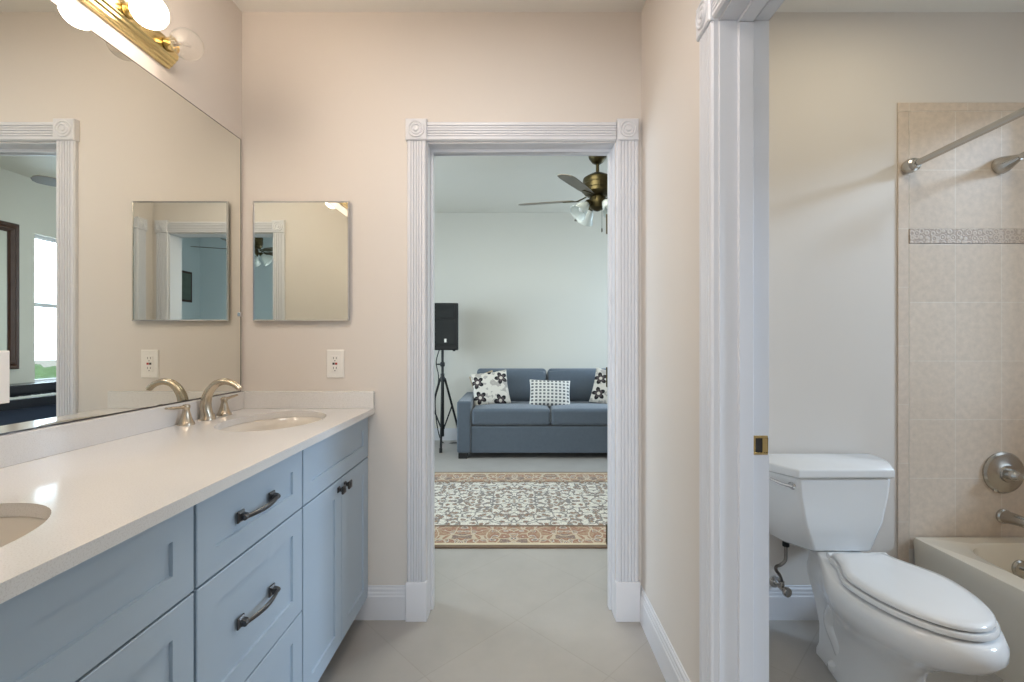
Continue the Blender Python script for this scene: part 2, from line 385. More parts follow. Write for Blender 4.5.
# ------------------------------------------------------------------ baseboards
BP = [(0, 0), (.014, 0), (.014, .098), (.011, .104), (.011, .112), (.0085, .118), (.0085, .128), (.004, .134), (.004, .140), (0, .142)]
def baseboard(name, label, p, q, nrm):
    bm = B(); p = Vector(p); q = Vector(q); d = q-p
    prism(bm, BP, p, nrm, (0, 0, 1), d.normalized(), d.length)
    tag(obj(name, bm, M['trim'], angle=20), label, 'baseboard', kind='structure')
baseboard('baseboard_back', 'short white baseboard between vanity toe-kick and door casing', (-.70, YB, 0), (DL-.09, YB, 0), (0, -1, 0))
baseboard('baseboard_partition', 'white stepped baseboard along the partition wall', (XR, TF+.115, 0), (XR, YB, 0), (-1, 0, 0))
baseboard('baseboard_toilet', 'white stepped baseboard behind the toilet', (XR2, YB, 0), (1.62, YB, 0), (0, -1, 0))
baseboard('baseboard_far', 'white baseboard on the wall behind sofa and speaker stand', (FX0, FY1, 0), (FX1, FY1, 0), (0, -1, 0))
baseboard('baseboard_far_right', 'white baseboard under the window beyond', (FX1, YF, 0), (FX1, FY1, 0), (-1, 0, 0))

# ------------------------------------------------------------------ door frames (fluted casing, rosettes, plinths)
def flute_profile(w, t=.019, n=5):
    pts = [(0, 0), (0, t-.006), (.005, t)]
    m = .012; p = (w-2*m)/n; r = p*.33
    for i in range(n):
        c = m+p*(i+.5)
        pts += [(c-p*.22, t), (c-p*.05, t-.0055), (c+p*.05, t-.0055), (c+p*.22, t)]
    return pts+[(w-.005, t), (w, t-.006), (w, 0)]
def rosette(bm, c, U, N, s, t=.027):
    """square block with bull's-eye rings; c = centre on the wall, N = out of the wall"""
    c = Vector(c); U = Vector(U); N = Vector(N); Z = Vector((0, 0, 1)); h = s/2
    rs = []
    for hh, d in ((h, 0), (h, t-.004), (h-.004, t)):
        rs.append([c+U*a*hh+Z*b*hh+N*d for a, b in ((-1, -1), (1, -1), (1, 1), (-1, 1))])
    rings(bm, rs)
    lathe(bm, [(h*.80, t-.002), (h*.80, t+.001), (h*.74, t+.005), (h*.66, t+.005), (h*.60, t+.001), (h*.54, t+.001), (h*.48, t+.005), (h*.40, t+.005),
               (h*.34, t+.001), (h*.26, t+.001), (h*.2, t+.006), (0.001, t+.007)], c, N, 32)
def door_frame(name, label, O, U, N, a0, a1, H, depth, wl, wr, plinth=True, stop=None, jt=.018):
    """O + U*a runs along the wall face; N points out of the wall into the room. a0..a1 = clear opening."""
    O = Vector(O); U = Vector(U); N = Vector(N); Z = Vector((0, 0, 1))
    root = thing(name, label, 'door frame', O+U*((a0+a1)/2), kind='structure'); L = root.location
    rv = .006
    P = lambda a, n, z: O+U*a+N*n+Z*z-L
    for a, w, s in ((a0-rv, wl, -1), (a1+rv, wr, 1)):
        bm = B(); prism(bm, flute_profile(w), P(a, 0, .162), U*s, N, Z, H+rv-.162); obj('side_casing', bm, M['trim'], root, angle=28)
        bm = B(); c = a+s*w/2; hw = w/2+.005
        rs = [[P(c-hw, 0, z), P(c+hw, 0, z), P(c+hw, d, z), P(c-hw, d, z)] for z, d in ((0, .027), (.156, .027), (.165, .022))]
        rings(bm, rs); obj('plinth_block', bm, M['trim'], root, bevel=.002)
        bm = B(); rosette(bm, P(c, 0, H+rv+(wl+wr)/4), U, N, (wl+wr)/2+.004); obj('rosette', bm, M['trim'], root, angle=25)
    wh = (wl+wr)/2-.008
    bm = B(); prism(bm, flute_profile(wh), P(a0-rv+.001, 0, H+rv), Z, N, U, a1-a0+2*rv-.002); obj('header_casing', bm, M['trim'], root, angle=28)
    bm = B()
    for q0, q1, z0, z1 in ((a0-jt, a0, 0, H), (a1, a1+jt, 0, H), (a0-jt, a1+jt, H, H+jt)):
        rings(bm, [[P(q0, n, z0), P(q1, n, z0), P(q1, n, z1), P(q0, n, z1)] for n in (.001, -depth)])
    obj('jamb', bm, M['trim'], root, bevel=.0015)
    if stop:
        bm = B(); n0, n1 = stop; e = .011
        for q0, q1, z0, z1 in ((a0-.001, a0+e, 0, H-e), (a1-e, a1+.001, 0, H-e), (a0-.001, a1+.001, H-e, H+.001)):
            rings(bm, [[P(q0, n, z0), P(q1, n, z0), P(q1, n, z1), P(q0, n, z1)] for n in (n0, n1)])
        obj('door_stop', bm, M['trim'], root, bevel=.002)
    return root, P
# walls are cut to the clear opening, so the jamb lining sits just inside it (jt counted inwards)
J = .018
f1, P1 = door_frame('trim_1', 'white fluted door frame with rosettes around the open doorway ahead', (0, YB, 0), (1, 0, 0), (0, -1, 0),
                    DL+.004, DR-.004, DH-.004, YF-YB, .080, .094, stop=(-.060, -.095), jt=.004)
f2, P2 = door_frame('trim_2', 'white door frame of the toilet room with brass strike plate', (XR, 0, 0), (0, 1, 0), (-1, 0, 0),
                    TN+.004, TF-.004+.002, TH-.004, XR2-XR, .086, .086, stop=(-.046, -.084), jt=.004)
f3, P3 = door_frame('trim_3', 'white door frame of the rear doorway, seen only in the small mirrors', (0, YR, 0), (1, 0, 0), (0, 1, 0),
                    RL+.004, RR-.004, DH-.004, YR-YR2, .094, .094, jt=.004)
# strike plate on the far jamb of the toilet room
bm = B(); L = f2.location; yj = TF-.002-L.y
for x0, x1, z0, z1 in ((0.615, 0.657, 0.8870, 0.8930), (0.615, 0.657, 0.9310, 0.9370), (0.615, 0.625, 0.8930, 0.9310), (0.643, 0.657, 0.8930, 0.9310)):
    box(bm, x0-L.x, x1-L.x, yj-.0025, yj+.0005, z0, z1)
sp = obj('strike_plate', bm, M['brass'], f2, bevel=.0008); sp['label'] = 'brass strike plate on the jamb'
boxes('strike_recess', M['slot'], sp, (0.625-L.x, 0.643-L.x, yj-.0006, yj+.0002, 0.8930, 0.9310))
for z in (0.8905, 0.9335):
    bm = B(); lathe(bm, [(.0034, 0), (.0028, .001), (.001, .0012)], (0.636-L.x, yj-.0025, z), (0, -1, 0), 12); obj('screw', bm, M['brass'], sp)
# hinges on the right jamb of the far doorway
L = f1.location
for z in (.30, 1.02, 1.72):
    bm = B(); tube(bm, [(DR+.004-.010-L.x, YF+.006-L.y, z-.045), (DR-.006-L.x, YF+.006-L.y, z+.045)], .0065, 10)
    box(bm, DR-.0055-L.x, DR-.0035-L.x, YF-.035-L.y, YF-L.y, z-.045, z+.045)
    h = obj('hinge', bm, M['antique'], f1); h['label'] = 'brass hinge on the right jamb'
# the door itself, swung wide open into the room beyond
d = thing('door_1', 'white door swung wide open into the room beyond, hinged on the right jamb', 'door', (DR+.006, YF+.008, 0), (0, 0, math.radians(14)), kind='structure')
boxes('door_panel', M['trim'], d, (.004, .765, 0, .035, .012, 2.01), bevel=.002)
bm = B(); lathe(bm, [(.03, 0), (.03, .006), (.012, .01), (.012, .03), (.026, .038), (.028, .055), (.016, .066), (.001, .068)], (.70, .035, .91), (0, 1, 0)); obj('knob', bm, M['antique'], d)

# ------------------------------------------------------------------ vanity: three cabinets, worktop, sinks
XV = -.655            # carcass front; doors project to -.635
def shaker(bm, y0, y1, z0, z1, rail=.056, t=.02, rec=.006, x=XV):
    def R(x, d): return [(x, y0+d, z0+d), (x, y1-d, z0+d), (x, y1-d, z1-d), (x, y0+d, z1-d)]
    rings(bm, [R(x, 0), R(x+t-.0015, 0), R(x+t, .0015), R(x+t, rail), R(x+t-rec, rail+.0012), R(x+t-rec, rail+.02)])
def knob(parent, y, z):
    bm = B(); x = XV+.02-parent_x(parent)
    rings(bm, [[(x+d, y+a*s, z+b*s) for a, b in ((-1, -1), (1, -1), (1, 1), (-1, 1))] for d, s in
               ((0, .010), (.003, .010), (.006, .006), (.013, .006), (.016, .0125), (.021, .0145), (.024, .0125), (.027, .004))])
    o = obj('knob', bm, M['pewter'], parent, bevel=.001); o['label'] = 'dark pewter square knob'
def parent_x(p): return 0
def pull(parent, yc, z, L=.158):
    x = XV+.02; bm = B(); h = L/2-.012
    for s in (-1, 1):
        y = yc+s*h
        rings(bm, [[(x+d, y+a*q, z+b*q) for a, b in ((-1, -1), (1, -1), (1, 1), (-1, 1))] for d, q in
                   ((-.001, .013), (.003, .013), (.006, .008), (.014, .007), (.018, .005))])
    pts = []
    for k in range(15):
        u = -1+2*k/14; pts.append((x+.014+.012*(1-u*u), yc+u*(h+.004), z-.001))
    tube(bm, pts, [.0050+.0015*(1-abs(-1+2*k/14)) for k in range(15)], 12, flat=.75, up=(1, 0, 0))
    for k in (0, 14): lathe(bm, [(.001, -.006), (.0065, -.004), (.0065, .004), (.001, .006)], pts[k], (0, 1, 0), 12)
    o = obj('handle', bm, M['pewter'], parent, bevel=.0008); o['label'] = 'dark pewter bow handle'
ZT, ZG1, ZB = .874, .692, .096
ZG2 = .388
def carcass(root, y0, y1):
    a, b = y0+.002, y1-.002
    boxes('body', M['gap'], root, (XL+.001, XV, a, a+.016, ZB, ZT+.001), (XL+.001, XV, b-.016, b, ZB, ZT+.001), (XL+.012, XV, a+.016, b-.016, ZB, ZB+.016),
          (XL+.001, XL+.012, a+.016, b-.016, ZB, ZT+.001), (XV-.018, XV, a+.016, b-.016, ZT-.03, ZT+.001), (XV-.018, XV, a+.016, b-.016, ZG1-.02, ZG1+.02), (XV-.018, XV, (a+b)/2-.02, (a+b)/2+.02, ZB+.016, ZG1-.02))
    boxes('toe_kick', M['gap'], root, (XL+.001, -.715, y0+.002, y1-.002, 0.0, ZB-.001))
def sink_base(name, label, y0, y1):
    root = thing(name, label, 'cabinet'); carcass(root, y0, y1); g = .0025
    bm = B(); shaker(bm, y0+g, y1-g, ZG1+g, ZT-.003); obj('false_drawer_front', bm, M['cab'], root, angle=25)
    ym = (y0+y1)/2
    for a, b, ky in ((y0+g, ym-.0012, ym-.030), (ym+.0012, y1-g, ym+.030)):
        bm = B(); shaker(bm, a, b, ZB, ZG1-g); dd = obj('door', bm, M['cab'], root, angle=25)
        knob(dd, ky, ZG1-.035)
    return root
Y1, Y2, Y3, Y0 = 1.964, 1.366, .907, .307
sink_base('sink_cabinet', 'blue-grey two-door sink cabinet at the far end of the vanity', Y2, Y1)
sink_base('sink_cabinet.001', 'blue-grey sink cabinet nearest the viewer, at lower left', Y0, Y3)
root = thing('drawer_cabinet', 'blue-grey three-drawer cabinet in the middle of the vanity', 'cabinet'); carcass(root, Y3, Y2)
g = .0025
for z0, z1, hz in ((ZG1+g, ZT-.003, .783), (ZG2+g, ZG1-g, .541), (ZB, ZG2-g, .245)):
    bm = B(); shaker(bm, Y3+.006, Y2-.006, z0, z1); dd = obj('drawer', bm, M['cab'], root, angle=25); pull(dd, (Y2+Y3)/2-.014, hz)

# worktop with two oval cut-outs
XF = -.607; CZ = .90; CT = .024; SX = -.875; SY = ((Y1+Y2)/2-.005, (Y0+Y3)/2-.012); SA, SB = .165, .215
def top_with_holes(bm, x0, x1, y0, y1, z0, z1, holes):
    # split in y into strips; each hole strip is a rectangle-to-ellipse bridge
    n = 64
    ys = [y0]
    for c in sorted(holes, key=lambda h: h[1]): ys += [c[1]-c[3]-.03, c[1]+c[3]+.03]
    ys.append(y1); ys = sorted(max(y0, min(y1, y)) for y in ys)
    for i in range(len(ys)-1):
        a, b = ys[i], ys[i+1]
        h = next((h for h in holes if a < h[1] < b), None)
        if h is None:
            for z in (z0, z1): bm.faces.new([bm.verts.new(p) for p in ((x0, a, z), (x1, a, z), (x1, b, z), (x0, b, z))])
            continue
        cx, cy, sa, sb = h; el = []; rc = []
        for k in range(n):
            t = 2*PI*k/n; c, s = math.cos(t), math.sin(t); el.append((cx+sa*c, cy+sb*s))
            q = min([((x1 if c > 0 else x0)-cx)/c if abs(c) > 1e-6 else 9, ((b if s > 0 else a)-cy)/s if abs(s) > 1e-6 else 9]); rc.append((cx+q*c, cy+q*s))
        # put rectangle corners on the nearest samples
        for X in (x0, x1):
            for Y in (a, b):
                k = min(range(n), key=lambda k: (rc[k][0]-X)**2+(rc[k][1]-Y)**2); rc[k] = (X, Y)
        for z, zi in ((z0, z0), (z1, z1)):
            ve = [bm.verts.new((x, y, z)) for x, y in el]; vr = [bm.verts.new((x, y, z)) for x, y in rc]
            for k in range(n):
                j = (k+1) % n; bm.faces.new((ve[k], ve[j], vr[j], vr[k]))
        va = [bm.verts.new((x, y, z0)) for x, y in el]; vb = [bm.verts.new((x, y, z1)) for x, y in el]
        for k in range(n):
            j = (k+1) % n; bm.faces.new((va[k], va[j], vb[j], vb[k]))
    for x in (x0, x1):
        for i in range(len(ys)-1):
            bm.faces.new([bm.verts.new(p) for p in ((x, ys[i], z0), (x, ys[i+1], z0), (x, ys[i+1], z1), (x, ys[i], z1))])
    for y in (y0, y1): bm.faces.new([bm.verts.new(p) for p in ((x0, y, z0), (x1, y, z0), (x1, y, z1), (x0, y, z1))])
root = thing('countertop', 'long white speckled quartz worktop over the blue-grey vanity cabinets', 'countertop')
bm = B(); top_with_holes(bm, XL+.001, XF, YR+.002, YB-.001, CZ-CT, CZ, [(SX, SY[0], SA, SB), (SX, SY[1], SA, SB)])
obj('slab', bm, M['quartz'], root)
boxes('backsplash', M['quartz'], root, (XL+.001, XL+.020, YR+.002, YB-.001, CZ, CZ+.071), bevel=.0015)
boxes('side_splash', M['quartz'], root, (XL+.0205, XF-.001, YB-.020, YB-.001, CZ, CZ+.071), bevel=.0015)
def sink(name, label, cy):
    r = thing(name, label, 'sink', (SX, cy, CZ-CT-.001)); bm = B()
    rs = []
    for a, z in ((1.10, 0), (1.03, -.001), (1.0, -.006), (.97, -.03), (.90, -.075), (.74, -.115), (.45, -.135), (.12, -.142)):
        rs.append(superellipse(0, 0, SA*a+.004, SB*a+.004, 2, z, 64))
    rings(bm, rs, cap0=False); 
    o = obj('basin', bm, M['sinkp'], r, angle=60); s = o.modifiers.new('thick', 'SOLIDIFY'); s.thickness = .006; s.offset = -1
    bm = B(); lathe(bm, [(.022, 0), (.022, .003), (.016, .004), (.014, .001), (.001, .002)], (0, 0, -.142), (0, 0, 1)); obj('drain', bm, M['nickel'], r)
sink('sink', 'oval undermount sink beside the brushed nickel faucet', SY[0])
sink('sink.001', 'oval undermount sink cut by the left edge of the photo', SY[1])

# faucet, widespread
FXc = -1.124
fa = thing('faucet', 'brushed nickel widespread faucet with arched spout behind the far sink', 'faucet', (FXc, SY[0]+.01, CZ))
bm = B()
lathe(bm, [(.027, 0), (.027, .004), (.0245, .008), (.022, .02)], (0, 0, 0), (0, 0, 1), 28)
path = smooth_path([(0, 0, .012), (-.006, 0, .05), (.002, 0, .092), (.030, 0, .128), (.064, 0, .138), (.097, 0, .129), (.119, 0, .111)], 6)
n = len(path); tube(bm, path, [.0215+(.0145-.0215)*(i/(n-1))**.6 for i in range(n)], 20, flat=[1+(.62-1)*(i/(n-1)) for i in range(n)], up=(1, 0, 0))
obj('spout', bm, M['nickel'], fa, angle=45)
for s in (-1, 1):
    bm = B(); y = s*.102
    lathe(bm, [(.0255, 0), (.0255, .005), (.0225, .009), (.0170, .022), (.0125, .040), (.0105, .052), (.0120, .057), (.0125, .063), (.010, .068), (.001, .070)], (-.004, y, 0), (0, 0, 1), 24)
    h = obj('handle', bm, M['nickel'], fa, angle=45)
    bm = B(); tube(bm, smooth_path([(-.004, y, .061), (-.005, y+s*.03, .062), (-.006, y+s*.062, .065), (-.007, y+s*.085, .067)], 4), [.0085]*4+[.0075]*5+[.006]*4, 12, flat=.62, up=(0, 0, 1))
    obj('lever', bm, M['nickel'], h)

# ------------------------------------------------------------------ mirrors, outlets, light bar
MT = 2.039; MB_ = .973
wm = thing('wall_mirror', 'large frameless wall mirror above the vanity backsplash', 'mirror', (XL, 1.1, MB_))
boxes('glass', M['mirror'], wm, (.0008, .0045, .30-1.1, 1.948-1.1, .001, MT-MB_))
bm = B()
box(bm, .0005, .0055, .30-1.1, 1.948-1.1, -.002, .0025); box(bm, .0005, .0055, 1.948-1.1, 1.9505-1.1, -.002, MT-MB_); box(bm, .0005, .0052, .3-1.1, 1.9505-1.1, MT-MB_-.001, MT-MB_+.0012)
obj('edge_strip', bm, M['pewter'], wm)
for z in (.315, ):
    boxes('clip', M['chrome'], wm, (.0005, .011, 1.935-1.1, 1.9525-1.1, z, z+.018), bevel=.002)
mc = thing('medicine_cabinet', 'mirrored medicine cabinet hung on the end wall above the outlet', 'cabinet', (-.914, YB, 1.27))
mw, mh = .203, .507
boxes('body', M['chrome'], mc, (-mw+.012, mw-.012, -.012, -.0005, .012, mh-.012))
bm = B()
def R2(i, y): return [(-mw+i, y, i), (mw-i, y, i), (mw-i, y, mh-i), (-mw+i, y, mh-i)]
rings(bm, [R2(.005, -.0145), R2(.005, -.0175)]); obj('mirror_door', bm, M['mirror2'], mc)
bm = B(); rings(bm, [R2(0, -.010), R2(0, -.020), R2(.0025, -.0215), R2(.0055, -.0195), R2(.0055, -.010)], cap0=False, cap1=False); obj('frame', bm, M['chrome'], mc, angle=20)

def outlet(name, label, loc, rz):
    r = thing(name, label, 'outlet', loc, (0, 0, rz))   # local: plate faces -y
    bm = B(); rings(bm, [[(a*w, y, b*h) for a, b in ((-1, -1), (1, -1), (1, 1), (-1, 1))] for y, w, h in ((-.0004, .0375, .06), (-.004, .0375, .06), (-.0065, .034, .0565))])
    obj('cover_plate', bm, M['plastic'], r, bevel=.001)
    f = boxes('receptacle', M['plastic'], r, (-.0168, .0168, -.0085, -.006, -.034, .034), bevel=.001)
    for zc in (-.021, .021):
        for dx in (-.006, .006): boxes('slot', M['slot'], f, (dx-.001, dx+.001, -.0088, -.0084, zc-.001, zc+.008))
        bm = B(); lathe(bm, [(.0026, 0), (.001, .0004)], (0, -.0084, zc-.008), (0, -1, 0), 10); obj('ground_hole', bm, M['slot'], f)
    boxes('test_button', M['slot'], f, (-.010, -.001, -.0095, -.008, -.004, .005)); boxes('reset_button', M['red'], f, (.001, .010, -.0095, -.008, -.004, .005))
    for z in (-.048, .048):
        bm = B(); lathe(bm, [(.0032, 0), (.002, .0012)], (0, -.0062, z), (0, -1, 0), 10); obj('screw', bm, M['plastic'], r)
outlet('wall_outlet', 'white outlet plate on the end wall below the medicine cabinet', (-.775, YB, 1.088), 0)
outlet('wall_outlet.001', 'white outlet plate set into the big mirror at the left edge', (XL+.0047, 1.020, 1.103), PI/2)

vl = thing('vanity_light', 'brass bar light with globe bulbs above the big mirror', 'light', (XL, 1.11, 2.145))
bm = B(); hl = .432
prof = [(0, -.048), (.012, -.048), (.014, -.043), (.021, -.041), (.023, -.034), (.030, -.031), (.032, -.025), (.039, -.021), (.041, -.010), (.041, .010), (.039, .021), (.032, .025), (.030, .031), (.023, .034), (.021, .041), (.014, .043), (.012, .048), (0, .048)]
prism(bm, prof, (.0005, -hl, 0), (1, 0, 0), (0, 0, 1), (0, 1, 0), 2*hl); obj('back_plate', bm, M['brass'], vl, bevel=.001, angle=25)
for i in range(6):
    y = 1.49-1.11-.152*i
    bm = B(); lathe(bm, [(.020, 0), (.0215, .002), (.0215, .030), (.018, .033), (.018, .028), (.001, .027)], (.043, y, 0), (1, 0, 0), 24); s = obj('socket', bm, M['brass'], vl, angle=40)
    bm = B(); R = .0465; c0 = .106
    pr = [(.013, .070), (.0135, .072)]+[(R*math.sin(a), c0-R*math.cos(a)) for a in [math.radians(20+160*k/18) for k in range(19)]]
    lathe(bm, pr, (0, y, 0), (1, 0, 0), 28)
    bu = obj('bulb', bm, M['bulb_off'] if i == 0 else M['bulb_on'], vl, angle=60)
    bu['label'] = 'clear unlit globe bulb' if i == 0 else 'glowing globe bulb'
    if i == 0:
        bm = B(); tube(bm, [(.074, y, 0), (.090, y, .002)], .003, 8); tube(bm, [(.09, y, 0), (.108, y-.012, 0), (.110, y, .003), (.108, y+.012, 0), (.09, y, 0)], .0006, 6)
        obj('filament', bm, M['filament'], bu)

# ------------------------------------------------------------------ toilet
TX = 1.227
to = thing('toilet', 'white two-piece toilet standing against the wall beside the tub', 'toilet', (TX, YB, 0))
def egg(w, yf, yc, wb, yb, z, n=22, p=1.0):
    out = []
    for k in range(n+1):           # front half from +x round to -x
        t = PI*k/n; out.append((w*math.cos(t)-.006, yc-(yc-yf)*math.sin(t)**p, z))
    m = 8
    for k in range(1, m+1):
        s = k/m; q = s*s*(3-2*s); out.append((-(w+(wb-w)*q)-.006, yc+(yb-yc)*s, z))
    for k in range(m, 0, -1):
        s = k/m; q = s*s*(3-2*s); out.append((w+(wb-w)*q-.006, yc+(yb-yc)*s, z))
    return out
bm = B()
rings(bm, [egg(.112, -.56, -.42, .085, -.22, 0), egg(.112, -.56, -.42, .085, -.22, .022), egg(.104, -.555, -.42, .078, -.225, .045), egg(.090, -.55, -.42, .060, -.20, .10),
           egg(.094, -.57, -.43, .056, -.17, .17), egg(.116, -.62, -.45, .060, -.15, .22), egg(.152, -.70, -.46, .068, -.14, .27), egg(.176, -.757, -.47, .070, -.14, .305),
           egg(.185, -.780, -.475, .070, -.15, .335), egg(.185, -.782, -.475, .070, -.15, .358), egg(.178, -.771, -.475, .070, -.15, .382), egg(.166, -.757, -.475, .066, -.153, .3875)])
# trapway swelling on both flanks
for s in (-1, 1):
    pth = smooth_path([(s*.050, -.50, .20), (s*.064, -.41, .25), (s*.064, -.32, .23), (s*.058, -.27, .15), (s*.060, -.32, .09), (s*.062, -.36, .04)], 5)
    tube(bm, pth, [.02]+[.034]*(len(pth)-2)+[.03], 14)
bo = obj('bowl', bm, M['porc'], to, angle=50)
def tank_ring(hf, hb, yf, yb, z, r=.03):
    # chamfered front corners, widest at the back
    p = [(-hf, yf), (hf, yf), (hf+(hb-hf)*.80, yf+(yb-yf)*.45), (hb, yf+(yb-yf)*.75), (hb, yb), (-hb, yb), (-hb, yf+(yb-yf)*.75), (-hf-(hb-hf)*.80, yf+(yb-yf)*.45)]
    return [(x, y, z) for x, y in p]
bm = B(); rings(bm, [tank_ring(.098, .178, -.226, -.03, .386), tank_ring(.110, .194, -.232, -.025, .396), tank_ring(.146, .228, -.240, -.022, .50), tank_ring(.166, .246, -.243, -.020, .60), tank_ring(.173, .254, -.245, -.02, .670)])
obj('tank', bm, M['porc'], to, bevel=.016, seg=4, angle=80)
bm = B(); rings(bm, [tank_ring(.174, .258, -.246, -.018, .671), tank_ring(.179, .266, -.255, -.014, .676), tank_ring(.179, .266, -.255, -.014, .703), tank_ring(.172, .258, -.247, -.018, .709)])
obj('tank_lid', bm, M['porc'], to, bevel=.005, seg=3, angle=60)
bm = B(); rings(bm, [[(x, y, z) for x, y, z in egg(.06, -.215, -.18, .06, -.158, zz)] for zz in (.378, .388)]); obj('tank_gasket', bm, M['dark_grey'], to)
# seat ring and closed lid
def seat_ring(k, z): return egg(.159+k, -.752-k, -.50, .096+k, -.322+k*.3, z, p=1.0)
bm = B(); rings(bm, [seat_ring(.004, .3935), seat_ring(.008, .396), seat_ring(.008, .405), seat_ring(.004, .410)]); obj('seat', bm, M['porc'], to, angle=50)
bm = B(); rings(bm, [seat_ring(-.010, .4095), seat_ring(-.010, .4135)]); obj('seat_gap_shade', bm, M['dark_grey'], to)  # dark sheet between seat and lid, shade of the gap given as colour
bm = B(); rings(bm, [seat_ring(-.004, .4135), seat_ring(0, .4155), seat_ring(0, .423), seat_ring(-.006, .4285), seat_ring(-.03, .432), seat_ring(-.09, .434)]); obj('seat_lid', bm, M['porc'], to, angle=50)
for s in (-1, 1):
    bm = B(); tube(bm, [(s*.05, -.305, .41), (s*.105, -.305, .41)], .011, 12); obj('seat_hinge', bm, M['porc'], to)
# lever on the left chamfer
lv = Vector((-.184, -.222, .637)); nn = Vector((-.80, -.60, 0)).normalized(); al = Vector((-.60, .80, 0)).normalized()
bm = B(); lathe(bm, [(.015, -.010), (.015, .004), (.010, .009), (.007, .016)], lv-nn*.004, nn, 16)
tube(bm, [lv+nn*.012-al*.008, lv+nn*.016+al*.03+Vector((0, 0, .003)), lv+nn*.012+al*.075+Vector((0, 0, .012))], [.009, .008, .006], 12, flat=.7)
o = obj('flush_lever', bm, M['chrome'], to); o['label'] = 'chrome flush lever'
for s in (-1, 1):
    bm = B(); lathe(bm, [(.020, 0), (.020, .010), (.014, .020), (.001, .024)], (s*.098, -.33, .020), (s*.5, 0, 1), 16); obj('bolt_cap', bm, M['porc'], to)
# water supply stop valve with braided hose
sv = thing('water_supply_valve', 'chrome stop valve with supply hose on the wall left of the toilet', 'valve', (1.112, YB, .165))
bm = B(); lathe(bm, [(.026, .0152), (.024, .020), (.010, .024), (.010, .030)], (-.02, 0, 0), (0, -1, 0)); obj('escutcheon', bm, M['chrome'], sv)
bm = B(); tube(bm, [(-.02, -.02, 0), (-.02, -.085, 0)], .0095, 12); tube(bm, [(-.02, -.07, -.004), (-.02, -.07, .030)], .010, 12); obj('valve_body', bm, M['satin'], sv)
bm = B(); lathe(bm, [(.006, 0), (.018, .006), (.020, .014), (.018, .022), (.001, .025)], (-.02, -.085, 0), (.35, -1, 0), 14); obj('valve_handle', bm, M['satin'], sv)
bm = B(); tube(bm, smooth_path([(-.02, -.07, .028), (-.035, -.08, .060), (-.055, -.09, .085), (-.06, -.10, .105), (-.05, -.115, .120), (-.034, -.118, .140), (-.032, -.118, .18), (-.032, -.118, .218)], 6), .0065, 10); obj('supply_hose', bm, M['hose'], sv)
bm = B(); lathe(bm, [(.013, 0), (.013, .022), (.016, .026), (.016, .034)], (-.032, -.118, .196), (0, 0, 1), 8); obj('coupling_nut', bm, M['rubber'], sv)

# ------------------------------------------------------------------ tub alcove
tl = thing('wall_shower', 'beige tiled end wall of the tub alcove with relief border', 'wall', (1.671, YB, 1.664), kind='structure')
TT = .006; xr = XT-.001-1.671
boxes('tile_field', M['showertile'], tl, (0, xr, -TT, -.0003, 0, .500))
o = boxes('tile_field', M['showertile'], tl, (0, xr, -TT, -.0003, -1.664+.364, -.0005), loc=(0, 0, -.064))
boxes('relief_border', M['listello'], tl, (0, xr, -TT-.003, -.0003, -.0632, -.0008), bevel=.0015)
boxes('edge_tile', M['bullnose'], tl, (-.047, -.0002, -TT, -.0003, -1.664, .5005), bevel=.002)
boxes('edge_tile', M['bullnose'], tl, (-.047, xr, -TT, -.0003, .5008, .538), bevel=.004)
tb = thing('bathtub', 'almond bathtub with smooth apron in the tiled alcove', 'bathtub', (0, 0, 0))
bx0, bx1, by0, by1, bh = 1.680, XT-.001, YR+.02, YB-.0105, .352
bcx, bcy = (bx0+bx1)/2, (by0+by1)/2; ha, hb = (bx1-bx0)/2, (by1-by0)/2
bm = B(); N = 96
def se(a, b, e, z, dx=0, dy=0): return superellipse(bcx+dx, bcy+dy, a, b, e, z, N)
rings(bm, [se(ha-.02, hb, 200, 0), se(ha-.018, hb, 200, .05), se(ha-.004, hb, 200, .30), se(ha, hb, 200, .335), se(ha-.004, hb-.004, 120, bh), se(ha-.088, hb-.062, 7, bh+.001),
           se(ha-.100, hb-.072, 6.5, bh-.010), se(ha-.118, hb-.092, 6, .22), se(ha-.15, hb-.15, 5, .10), se(ha-.22, hb-.24, 4, .07)])
obj('shell', bm, M['tub'], tb, angle=40)
bm = B(); lathe(bm, [(.036, 0), (.036, .006), (.030, .012), (.006, .014), (.001, .013)], (2.045, by1-.086, .258), (0, -1, .12), 24); o = obj('overflow_plate', bm, M['satin'], tb); o['label'] = 'round nickel overflow plate'
bm = B(); tube(bm, [(2.045, by1-.098, .262), (2.045, by1-.112, .264)], .006, 10); obj('overflow_lever', bm, M['satin'], o)

yt = YB-TT
tv = thing('shower_valve', 'round brushed nickel shower valve on the tile above the tub spout', 'valve', (2.070, yt, .625))
bm = B(); lathe(bm, [(.088, -.0003), (.088, .006), (.080, .013), (.045, .018), (.036, .022), (.034, .030)], (0, 0, 0), (0, -1, 0), 40); obj('escutcheon', bm, M['satin'], tv, angle=30)
bm = B(); lathe(bm, [(.022, .028), (.022, .050), (.018, .058), (.014, .064), (.014, .074), (.001, .077)], (0, 0, 0), (0, -1, 0), 24)
tube(bm, smooth_path([(0, -.066, 0), (.03, -.072, -.004), (.065, -.078, -.020), (.085, -.08, -.045)], 4), [.010]*5+[.008]*4+[.007]*4, 12); obj('lever_handle', bm, M['satin'], tv)
ts = thing('tub_spout', 'brushed nickel tub spout on the tile below the shower valve', 'faucet', (2.070, yt, .44))
bm = B(); lathe(bm, [(.031, -.0003), (.031, .008), (.026, .014)], (0, 0, 0), (0, -1, 0), 24); obj('flange', bm, M['satin'], ts)
